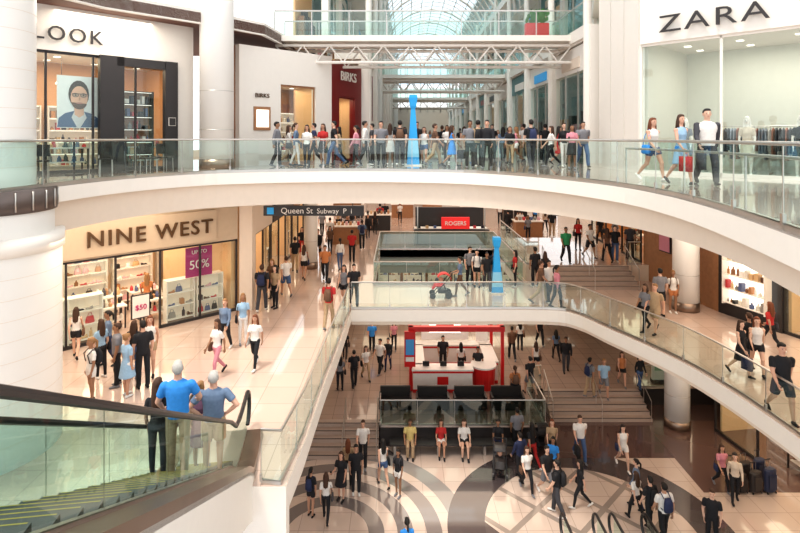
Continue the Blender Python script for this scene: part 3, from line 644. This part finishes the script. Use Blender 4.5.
def make_tpl(key,sex='m',pose='walk',legs='pants',sleeve='short',hair='short',bag=None):
    p=POSE[pose];m=MB();W=sex=='w'
    for l in LAB:m.mi(l)
    hipz=.93;tw=.09 if not W else .085
    def dr(a,sp,sd):
        return Vector((sd*math.sin(R(sp)),math.sin(R(a))*math.cos(R(sp)),-math.cos(R(a))*math.cos(R(sp))))
    minz=9;post=[]
    for sd,ta,sa in((-1,p['tl'],p['sl']),(1,p['tr'],p['sr'])):
        hip=Vector((sd*tw,0,hipz));kn=hip+dr(ta,2,sd)*.43;an=kn+dr(sa,0,sd)*.41
        tr_=(.088,.06,.054,.037) if not W else (.086,.056,.05,.033)
        calf=kn.lerp(an,.3)
        if legs=='pants':
            ex=.006 if W else .014
            m.loft([hip,kn,calf+Vector((0,-.012,0)),an],[tr_[0],tr_[1]+ex,tr_[2]+ex,tr_[3]+ex*1.6],BT,12)
        else:
            m.loft([hip,kn,calf+Vector((0,-.014,0)),an],[tr_[0],tr_[1]-.003,tr_[2],tr_[3]-.002],SK,12)
            if legs=='shorts':
                e=hip.lerp(kn,.8 if not W else .45);m.loft([hip,hip.lerp(e,.5),e],[tr_[0]+.012,tr_[0]+.012,tr_[0]+.006],BT,12)
        m.ell(kn,(tr_[1]+.004,)*3,BT if legs=='pants' else SK)
        m.ell(hip,(tr_[0]+.005,)*3,BT)
        pt=0
        if pose!='sit':
            if sa<-20:pt=-(abs(sa)-8)
            elif ta>20:pt=8
        fwd=Vector((0,math.cos(R(pt)),math.sin(R(pt))));up=Vector((0,-math.sin(R(pt)),math.cos(R(pt))))
        heel=an-fwd*.05-up*.05;mid=an+fwd*.06-up*.05;toe=an+fwd*.155-up*.06
        m.loft([heel-fwd*.025,heel,mid,toe,toe+fwd*.03],[(.02,.02),(.036,.036),(.042,.036),(.044,.024),(.02,.012)],SH,10,ref=(1,0,0))
        m.loft([an+up*.0,an-up*.06],[.037,.036],SH,10)
        for q in(heel-up*.036,toe-up*.024,mid-up*.036):minz=min(minz,q.z)
    if not W:
        m.loft([(0,0,.86),(0,0,.9),(0,0,.98)],[(.12,.09),(.158,.112),(.162,.116)],BT,16)
        ts=[(.93,.166,.122),(1.05,.158,.12),(1.18,.163,.122),(1.31,.184,.126),(1.39,.183,.112),(1.435,.14,.09),(1.475,.075,.065)]
    else:
        m.loft([(0,-.005,.86),(0,-.008,.9),(0,0,1.0)],[(.12,.09),(.165,.118),(.14,.1)],BT,16)
        ts=[(.95,.155,.11),(1.07,.124,.092),(1.17,.13,.1),(1.27,.15,.125),(1.35,.152,.105),(1.415,.125,.08),(1.455,.065,.055)]
    m.loft([(0,0,a) for a,_,_ in ts],[(b2,c3) for _,b2,c3 in ts],TP,18)
    if legs in('skirt','dress'):
        lm=BT if legs=='skirt' else TP
        m.loft([(0,0,1.05),(0,0,.93),(0,0,.75),(0,.01,.56)],[(.128,.095),(.17,.13),(.195,.165),(.225,.21)],lm,18)
    nr=.056 if not W else .046
    m.loft([(0,-.008,1.42),(0,.0,1.5),(0,.008,1.58)],[nr+.014,nr,nr],SK,12)
    hz=1.638
    m.ell((0,.0,hz+.012),(.074,.094,.108),SK,16,12);m.ell((0,.025,hz-.055),(.053,.064,.06),SK,14,10)
    m.loft([(0,.085,hz+.02),(0,.112,hz-.012),(0,.092,hz-.03)],[.008,.015,.014],SK,8)
    for sd in(-1,1):m.ell((sd*.077,-.004,hz-.004),(.012,.02,.032),SK,8,6)
    if hair!='bald':
        m.ell((0,-.022,hz+.03),(.083,.094,.104),HR,16,10);m.ell((0,.02,hz+.085),(.07,.068,.045),HR,12,8)
    else:
        m.ell((0,-.03,hz+.015),(.082,.08,.095),HR,14,8);m.ell((0,.0,hz+.07),(.064,.07,.055),HR,14,8)
    if hair=='long':
        m.loft([(0,-.04,hz+.06),(0,-.062,hz-.06),(0,-.085,hz-.2),(0,-.1,hz-.34),(0,-.1,hz-.4)],[(.075,.06),(.094,.06),(.1,.045),(.08,.03),(.05,.02)],HR,14)
        for sd in(-1,1):m.loft([(sd*.075,.0,hz+.04),(sd*.088,-.005,hz-.08),(sd*.09,.01,hz-.2)],[.02,.026,.02],HR,8)
    if hair=='pony':
        m.loft([(0,-.1,hz+.05),(0,-.15,hz-.02),(0,-.15,hz-.16),(0,-.14,hz-.22)],[.02,.032,.028,.01],HR,8)
    if hair=='bun':m.ell((0,-.09,hz+.1),(.04,.04,.04),HR,10,8)
    sx=.188 if not W else .158
    for sd,ua,fa in((-1,p['al'],p['fl']),(1,p['ar'],p['fr'])):
        sh=Vector((sd*sx,-.005,1.395 if not W else 1.375));spd=p.get('sp',7)
        el_=sh+dr(ua,spd,sd)*.285;fd=dr(fa,-spd*.5 if not p.get('foreIn') else -42,sd);wr=el_+fd*.245
        r=(.056,.043,.04,.027) if not W else (.046,.036,.034,.023)
        am=TP if sleeve=='long' else BG if sleeve=='raglan' else SK;ex=.008 if sleeve in('long','raglan') else 0
        m.loft([sh,sh.lerp(el_,.5),el_,el_.lerp(wr,.3),wr],[r[0]+ex-.002,r[0]-.005+ex,r[1]+ex,r[2]+ex,r[3]+ex],am,12)
        m.ell(sh,(r[0]+.008,)*3,BG if sleeve=='raglan' else TP if sleeve!='none' else SK);m.ell(el_,(r[1]+ex,)*3,am)
        if sleeve=='short':m.loft([sh,sh.lerp(el_,.62)],[r[0]+.012,r[0]+.01],TP,12)
        post.append((wr,fd,sd))
    me=bpy.data.meshes.new('src');me.from_pydata(m.v,[],m.f);me.update()
    bvh=BVHTree.FromPolygons([Vector(v) for v in m.v],m.f)
    ob=bpy.data.objects.new('src',me);sc.collection.objects.link(ob)
    md=ob.modifiers.new('r','REMESH');md.mode='VOXEL';md.voxel_size=.0135
    sm=ob.modifiers.new('s','SMOOTH');sm.factor=.5;sm.iterations=3
    bpy.context.view_layer.update()
    ev=ob.evaluated_get(bpy.context.evaluated_depsgraph_get());rm=bpy.data.meshes.new_from_object(ev);bpy.data.objects.remove(ob)
    q=MB()
    for l in LAB:q.mi(l)
    q.v=[tuple(v.co) for v in rm.vertices];q.f=[tuple(f.vertices) for f in rm.polygons];q.m=[]
    for f in rm.polygons:
        h=bvh.find_nearest(f.center);q.m.append(m.m[h[2]] if h[2] is not None else 0)
    for wr,fd,sd in post:
        fd=fd.normalized();inn=Vector((-sd,0,0));inn=(inn-fd*inn.dot(fd)).normalized();wd=fd.cross(inn).normalized()
        if wd.y<0:wd=-wd
        if abs(fd.y)>.75:
            wd=(Vector((-sd,0,0))-fd*fd.x*-sd).normalized();inn=-fd.cross(wd).normalized();
            if inn.z>0:inn=-inn
        q.loft([wr-fd*.015,wr+fd*.02,wr+fd*.06,wr+fd*.095],[(.022,.016),(.032,.016),(.04,.015),(.038,.012)],SK,10,ref=tuple(wd))
        for i,(o_,ln_) in enumerate(((.028,.07),(.0095,.08),(-.0095,.075),(-.028,.058))):
            b0=wr+fd*.085+wd*o_;b1=b0+fd*ln_*.5+inn*.006;b2_=b1+(fd*.75+inn*.65).normalized()*ln_*.3;b3=b2_+(fd*.35+inn*.95).normalized()*ln_*.28
            q.loft([b0,b1,b2_,b3],[.0098,.009,.0082,.006],SK,6)
        b0=wr+fd*.03+wd*.026;b1=b0+(fd*.6+wd*.7).normalized()*.04;b2_=b1+(fd*.95+wd*.2+inn*.3).normalized()*.035
        q.loft([b0,b1,b2_],[.013,.011,.008],SK,6)
    for sd in(-1,1):
        q.ell((sd*.029,.083,hz+.005),(.011,.008,.006),EY,8,6);q.loft([(sd*.014,.089,hz+.026),(sd*.044,.079,hz+.024)],[.004,.003],HR,5)
    q.ell((0,.082,hz-.058),(.02,.009,.006),LI,8,6)
    if bag=='backpack':
        q.loft([(0,-.16,1.02),(0,-.19,1.08),(0,-.19,1.3),(0,-.16,1.42)],[(.11,.05),(.14,.08),(.13,.075),(.09,.04)],BG,12)
        for sd in(-1,1):q.loft([(sd*.1,-.13,1.4),(sd*.11,-.0,1.5 if not W else 1.46),(sd*.12,.125,1.35),(sd*.14,.08,1.12),(sd*.13,-.12,1.06)],[.014]*5,BG,6)
    if bag=='handbag':
        x=sx+.075
        q.loft([(x,-.0,.78),(x,0,.82),(x,0,1.0),(x,0,1.03)],[(.03,.1),(.05,.15),(.04,.13),(.02,.1)],BG,10)
        q.loft([(x,.1,1.0),(x-.04,.06,1.28),(x-.1,0,1.44),(x-.04,-.07,1.28),(x,-.1,1.0)],[.009]*5,BG,6)
    if bag=='carrier':
        wr,fd,sd=post[1];c=wr+fd*.12
        q.box((c.x,c.y,c.z-.27),(.12,.32,.36),BG);q.loft([(c.x,c.y-.08,c.z-.1),(c.x,c.y,c.z),(c.x,c.y+.08,c.z-.1)],[.006]*3,BG,5)
    if bag=='phone':
        wr,fd,sd=post[1];c=wr+fd*.1;q.box((c.x,c.y+.02,c.z+.02),(.07,.012,.14),EY)
    q.v=[(x,y,z-minz) for x,y,z in q.v]
    o=q.build('tpl_'+key,True);T[key]=o.data;bpy.data.objects.remove(o)
for a in [('mw','m','walk','pants'),('mwl','m','walk2','pants','long'),('mws','m','walk','shorts'),('mwc','m','walk','pants','short','short','carrier'),('ms','m','stand','pants'),('mss','m','stand','shorts'),
 ('mb','m','walk2','pants','short','short','backpack'),('mr','m','rail','pants','short','bald'),('mh','m','hips','shorts'),('mph','m','phone','pants','long','short','phone'),('mrag','m','walk','pants','raglan','short','carrier'),
 ('ww','w','walk','pants','short','long','handbag'),('ww2','w','walk2','pants','long','pony'),('wws','w','walk','shorts','none','long','handbag'),('wwd','w','walk','dress','none','long','carrier'),
 ('ws','w','stand','pants','short','long','handbag'),('wsn','w','stand','dress','short','long'),('wsd','w','stand','dress','short','bun'),('wss','w','stand','shorts','short','pony','backpack'),('wph','w','phone','skirt','short','long','phone'),('wp','w','push','pants','short','pony'),
 ('msit','m','sit','pants'),('wsit','w','sit','shorts','short','long')]:
    make_tpl(*a)
CO=dict(k=(.018,.018,.022),w=(.72,.69,.66),n=(.025,.035,.09),g=(.2,.2,.22),r=(.45,.03,.03),b=(.04,.26,.68),lb=(.3,.45,.6),t=(.42,.3,.19),p=(.6,.25,.3),br=(.15,.08,.05),gr=(.03,.25,.1),dg=(.06,.06,.07),dn=(.07,.12,.24),y=(.6,.48,.2),pu=(.14,.07,.12),gb=(.14,.2,.3),cr=(.6,.5,.4),o=(.5,.2,.08))
HC=dict(k=(.012,.009,.008),b=(.06,.028,.016),l=(.28,.15,.065),g=(.45,.43,.4),r=(.16,.05,.02))
SKC=[(.62,.36,.26),(.5,.28,.19),(.32,.17,.1),(.68,.43,.32)]
def cm(c):return mat('cloth_'+c,CO[c],.85,var=.15,scale=20)
def hm(c):return mat('hair_'+c,HC[c],.7,var=.2,scale=40)
def sm_(i):return mat('skin_%d'%i,SKC[i],.55,var=.04)
EYM=mat('eye_dark',(.02,.015,.015),.3);LPM=mat('lip_red',(.4,.12,.1),.5)
def person(tpl,x,y,z,rot,top='k',bot='n',hair='b',h=None,shoe=None,bag=None,skin=None,name=None):
    W=tpl[0]=='w'
    if name is None:
        name={'w':'woman','m':'man'}[tpl[0]]
        name=('seated_' if 'sit' in tpl else 'walking_' if tpl in('mw','mwl','mws','mwc','mb','ww','ww2','wws','wwd','wp') else 'standing_')+name
    o=bpy.data.objects.new(name,T[tpl]);sc.collection.objects.link(o)
    h=h or (random.uniform(1.58,1.70) if W else random.uniform(1.70,1.82))
    wd=random.uniform(.94,1.1)
    o.scale=(h/1.75*wd,h/1.75*wd,h/1.75);o.location=(x,y,z);o.rotation_euler=(0,0,R(rot))
    ms=[sm_(random.randrange(4) if skin is None else skin),hm(hair),cm(top),cm(bot),cm(shoe or random.choice('kwgk')),cm(bag or random.choice(['k','br','dg','n','k'])),EYM,LPM]
    for i,mm in enumerate(ms):o.material_slots[i].link='OBJECT';o.material_slots[i].material=mm
    return o
def at(px,py,z):
    d=(EYE-z)*F/(py-HZ);return (px-400)*d/F,d
def pp(z,lst):
    for e in lst:
        px,py,tpl,rot,top,bot,hair=e[:7];kw=e[7] if len(e)>7 else {}
        x,y=at(px,py,z);person(tpl,x,y,z,rot,top,bot,hair,**kw)
pp(L3,[(277,167,'mwl',-90,'g','k','k'),(289,166,'ww',-80,'w','t','b'),(296,166.5,'ww2',-80,'gb','w','b'),(307,167,'ws',170,'w','k','k'),(323,166,'wph',160,'r','k','b'),(334,166,'mw',90,'k','dn','k'),(339,165,'ww',90,'t','k','k'),(356,167,'ww2',80,'p','k','k'),
(381,166,'mw',180,'g','k','k'),(390,165,'wsn',0,'w','w','b',{'h':1.7}),(400,166,'mb',0,'k','dg','k'),(424,165,'wws',170,'w','dn','b'),(435,166,'mw',-90,'br','t','b'),(452,167,'wwd',-80,'b','b','b'),(470,168,'ms',180,'g','k','k'),
(478,168,'mb',0,'t','k','k'),(487,169,'mwl',160,'k','k','k'),(516,163,'wws',100,'p','w','l'),(531,170,'mb',10,'k','dg','k'),(551,167,'ww',90,'w','k','b'),(559,165,'wwd',-90,'r','r','k'),(572,169,'wph',170,'p','k','k'),(583,167.5,'mw',180,'g','dn','k'),
(395,158,'mw',0,'w','k','k'),(385,156,'ww',180,'r','k','b'),(412,154,'mw',0,'w','n','k'),(430,152,'ww',180,'lb','k','b'),(444,151,'mb',0,'g','k','k'),(460,153,'ms',0,'k','t','k'),(498,155,'ww',180,'w','dn','l'),(508,156,'mw',0,'n','k','k'),(532,160,'ww2',0,'k','k','k'),
(402,149,'ws',0,'w','k','k'),(472,149,'mw',180,'b','k','k'),(478,150,'ww',0,'o','k','k'),
(405,161,'ww',180,'g','k','k'),(442,161,'mw',10,'k','g','b'),(447,163,'ws',170,'w','k','k'),(464,160.5,'wwd',0,'cr','cr','b'),(492,160.5,'ms',180,'k','k','k'),(503,162,'ww',-20,'gb','k','k'),(524,161,'mw',0,'w','t','k'),(372,163,'ms',90,'dg','k','k'),(522,158,'mw',180,'t','k','b'),(545,162,'mw',0,'k','k','k'),(564,167,'ww2',180,'k','w','b'),
(417,163,'ms',180,'k','k','k'),(510,165,'ww',170,'k','t','b'),(365,165.5,'mwl',-80,'w','k','k'),(314,165.8,'mw',90,'n','k','k')])
x,y=at(653,181,L3);person('wws',x,y,L3,200,'w','dn','r',1.68,'w','b',0)
x,y=at(681,185,L3);person('wwd',x,y,L3,195,'lb','b','b',1.72,'k','r',0)
x,y=at(707,185,L3);person('mrag',x,y,L3,165,'w','dg','k',1.86,'k','dg',3,name='man_in_raglan_shirt')
for s_,c_ in((2.7,'cr'),(4.0,'k'),(1.0,'g')):
    a=FASH(s_,1.0);o=person('wsn',a[0],a[1],L3,140,c_,'w','l',1.75,'w','w',0,name='mannequin');o.material_slots[0].material=WHITE;o.material_slots[1].material=WHITE
pp(L2,[(217,377,'ww',150,'w','p','b',{'bag':'br'}),(243,345,'ws',200,'lb','w','l'),(255,368,'ww',170,'w','k','r',{'bag':'w'}),(225,350,'ww2',170,'gb','k','l'),
(329,329,'mb',-10,'r','t','k'),(344,306,'wws',170,'g','k','k'),(354,306,'mw',190,'k','dg','k'),(262,311,'mb',0,'k','dg','b'),(275,308,'ws',150,'t','k','k'),(286,296,'mws',30,'w','dn','b'),(325,281,'mw',180,'o','k','k'),(304,280,'wws',0,'w','k','b'),
(272,297,'ww',160,'br','k','l'),(295,272,'mw',10,'k','t','k'),(312,250,'ww',0,'p','k','k'),(318,262,'mwl',170,'k','k','k'),(340,270,'ww2',20,'w','dn','k'),(352,262,'ms',0,'r','k','k'),(330,245,'mw',0,'w','k','k'),(347,240,'ww',180,'k','k','b'),(362,250,'mb',10,'gb','k','k'),(302,256,'ws',180,'k','r','b'),
(322,236,'mw',0,'g','k','k'),(330,254,'ww',180,'br','k','k'),(352,232,'mws',0,'k','g','b'),(338,232,'ws',0,'t','k','k'),(368,238,'ww2',190,'k','k','k'),
(147,316,'ws',20,'o','k','l'),(91,402,'wss',140,'w','w','l'),(101,378,'ws',60,'lb','k','b'),(108,366,'ww2',120,'gb','n','k'),(127,396,'wsd',-30,'lb','w','l'),(134,378,'ws',0,'k','dn','b'),(143,388,'ms',40,'k','k','k'),(150,374,'wws',200,'w','t','r'),(117,386,'ms',120,'g','k','b'),
(76,358,'wws',20,'w','k','b'),
(460,296,'wp',85,'gb','br','k'),(477,287,'wss',170,'w','k','k'),(487,292,'mw',180,'k','dg','k'),(470,285,'ms',200,'g','k','k'),(494,287,'mb',0,'k','k','k'),(515,287,'ws',90,'r','k','k'),
(541,303,'mw',-100,'br','t','b'),(557,308,'ww2',-80,'p','k','k'),(549,303,'mwl',200,'w','k','k'),(545,287,'ww',10,'k','k','b'),(535,287,'ms',20,'k','k','k'),
(655,333,'mws',130,'t','t','l'),(645,331,'ww',120,'g','k','b'),(673,313,'wss',170,'w','o','l'),(660,316,'mss',0,'g','k','k'),
(741,376,'wwd',200,'k','k','b'),(757,374,'wws',160,'w','k','r'),(749,367,'ww2',10,'k','dg','b'),(770,352,'ww',20,'r','k','r')])
x,y=at(782,419,L2);person('mws',x,y,L2,170,'k','dg','k',1.85,'k','k',0,name='man_in_black_t_shirt')
pp(L2+.75,[(566,263,'mw',180,'gr','k','k'),(590,258,'mws',200,'w','k','k'),(607,262,'ww',0,'br','k','b'),(615,262,'ms',180,'k','dn','k'),(578,250,'ws',180,'r','k','k'),(615,250,'mw',90,'g','k','k'),(600,246,'ww',0,'k','k','k'),(630,259,'ms',0,'dg','k','b')])
pp(L2,[(385,225,'mw',0,'k','k','k'),(400,222,'ww',180,'w','k','b'),(380,228,'mb',0,'r','k','k'),(500,224,'ms',0,'w','k','k'),(520,228,'ww',180,'k','k','b'),(535,226,'mw',0,'b','k','k'),(375,234,'ww',0,'k','k','b'),(520,235,'mw',0,'w','k','k'),(528,241,'ws',180,'g','k','k'),(508,235,'mwl',0,'k','k','k'),(545,232,'ww',0,'cr','k','b'),(552,237,'ms',180,'k','t','k'),(512,221,'ww2',0,'t','k','k')])
pp(LP,[(354,387,'mb',20,'k','k','k'),(366,380,'ww',200,'w','t','b'),(380,373,'mw',150,'w','k','k'),(388,370,'ww2',170,'k','n','k'),(340,390,'ws',20,'g','k','k'),(443,371,'ms',180,'k','k','k'),(478,383,'ms',170,'k','k','k'),(461,375,'ws',0,'w','k','k'),(512,360,'mw',0,'br','k','k'),
(536,374,'wws',0,'w','k','b'),(590,397,'mb',-60,'g','t','k'),(604,397,'mws',170,'lb','g','l'),(640,390,'ww2',200,'k','dn','b'),(622,386,'wws',170,'o','k','b'),
(530,395,'mws',20,'k','g','k'),(515,404,'wss',0,'o','k','b'),(345,360,'ww',0,'k','k','b'),(372,352,'mw',0,'b','k','k'),(394,350,'ww',180,'p','k','b'),(520,350,'ws',0,'w','k','k'),(540,345,'mw',180,'k','k','k'),(556,360,'ww',0,'gb','k','k'),(566,372,'mwl',170,'k','dg','b')])
pp(0,[(311,516,'wss',-20,'k','k','k',{'bag':'n'}),(326,521,'ww',0,'w','k','b'),(341,500,'wph',160,'k','k','b'),(356,494,'ms',190,'k','k','k'),(348,484,'ws',0,'t','k','r'),(363,466,'mw',180,'w','k','b'),(383,486,'wws',20,'w','dn','k'),(398,496,'wss',150,'k','w','k'),
(498,460,'wp',170,'k','n','k'),(527,492,'ww',190,'w','k','b'),(520,480,'mwl',30,'n','k','k'),(547,497,'mws',200,'k','g','k'),(553,482,'ws',150,'b','k','k'),(557,515,'mb',60,'k','dg','k'),(580,508,'ww',80,'k','k','k'),(580,460,'mwc',180,'w','dn','b'),(552,462,'ww',170,'t','k','r'),(623,469,'wws',180,'w','w','k'),
(636,508,'ww2',60,'gb','n','k'),(650,533,'mb',20,'k','k','k'),(636,521,'ww',20,'w','k','b'),(722,490,'ww',180,'p','k','b'),(735,502,'ww2',160,'cr','k','k'),(664,542,'mb',10,'w','k','k'),(712,548,'ms',150,'k','k','b'),(532,467,'ww',20,'k','r','k'),(517,452,'ms',10,'g','k','k'),(407,577,'ww2',10,'b','k','k')])
for px,t,c,b2 in((410,'msit','y','t'),(441,'wsit','r','w'),(464,'wsit','w','k')):
    X_=(px-400)*20.9/F;person(t,X_,20.92,0,180,c,b2,'b',1.7)
for i,t,tp,kw in((6,-.02,'mr',dict(top='b',bot='t',hair='g',h=1.84,name='man_in_blue_polo',skin=0,shoe='w')),
 (5,.38,'ws',dict(top='k',bot='dg',hair='b',h=1.62,name='woman_in_black',bag='br',skin=0)),
 (2,-.05,'wsd',dict(top='pu',bot='k',hair='l',h=1.64,name='woman_in_patterned_top')),
 (4,-.42,'mh',dict(top='gb',bot='t',hair='g',h=1.72,name='man_in_grey_shirt',skin=0))):
    s=(i+.45)*.2/.551;x,y,z_=EP(s,t,.2*(i+1));person(tp,x,y,z_,10,kw.pop('top'),kw.pop('bot'),kw.pop('hair'),**kw)
def stroller(x,y,z,rz,c):
    m=MB()
    m.loft([(0,-.12,.62),(0,-.05,.52),(0,.2,.52),(0,.32,.36)],[(.18,.13),(.22,.1),(.2,.08),(.18,.05)],c,10)
    hood=[(0,-.16+.3*math.sin(R(a)),.72+.3*math.cos(R(a))) for a in range(-80,61,20)]
    m.loft(hood,[(.22,.025)]*len(hood),c,10,ref=(1,0,0));m.ell((0,-.05,.74),(.09,.1,.1),mat('skin_0',SKC[0]))
    for a in(-1,1):
        m.loft([(a*.24,-.5,1.05),(a*.23,-.2,.66),(a*.22,.3,.12)],[.02]*3,BLACK,6);m.loft([(a*.23,-.12,.6),(a*.25,-.35,.14)],[.018]*2,BLACK,6)
        for yy,r in((-.35,.15),(.32,.12)):m.loft([(a*.25-.025,yy,r),(a*.25+.025,yy,r)],[r,r],BLACK,16)
    m.cyl((-.24,-.5,1.05),(.24,-.5,1.05),.022,BLACK,seg=8);m.box((0,-.1,.28),(.38,.38,.15),BLACK)
    o=m.build('baby_stroller');o.location=(x,y,z);o.rotation_euler=(0,0,R(rz))
x,y=at(440,297,L2);stroller(x,y,L2,90,RED)
x,y=at(500,474,0);stroller(x,y,0,170,DARK);x,y=at(541,447,0);stroller(x,y,0,0,DARK)
# ------------------------------------------------------------ lights
light('lamp_mid_left',(-9,15,10.1),6,400,(1,.84,.66),7)
light('lamp_mid_bridge',(1.5,22.5,10.6),8,340,(1,.86,.7),7)
light('lamp_mid_right',(11.5,16,10.1),5,320,(1,.84,.66),9)
light('lamp_mid_far',(2,40,10.6),16,850,(1,.83,.66),18)
light('lamp_low_plaza',(2,28,5.1),10,300,(1,.8,.62),8)
light('lamp_low_left',(-9,16,4.6),6,150,(1,.86,.7),8)
light('lamp_low_right',(12,18,5.1),4,210,(1,.8,.6),9)
light('lamp_up_left',(-9.5,17.5,16.4),3,140,(1,.9,.76),3,(0,0,.8))
w=bpy.data.worlds.new('sky');sc.world=w;w.use_nodes=True;bg=w.node_tree.nodes['Background']
bg.inputs[0].default_value=(.93,.95,.97,1);bg.inputs[1].default_value=1.5
su=bpy.data.lights.new('sun','SUN');su.energy=2.8;su.angle=R(8);su.color=(1,.92,.81);so=bpy.data.objects.new('sun',su);sc.collection.objects.link(so);so.rotation_euler=(R(14),R(-12),0)
cd=bpy.data.cameras.new('camera');co=bpy.data.objects.new('camera',cd);sc.collection.objects.link(co);co.location=(0,0,EYE);co.rotation_euler=(R(90),0,0)
cd.sensor_width=36;cd.lens=24;cd.shift_y=(HZ-266.5)/800;cd.clip_end=300;sc.camera=co
print('OBJ',len(bpy.data.objects))
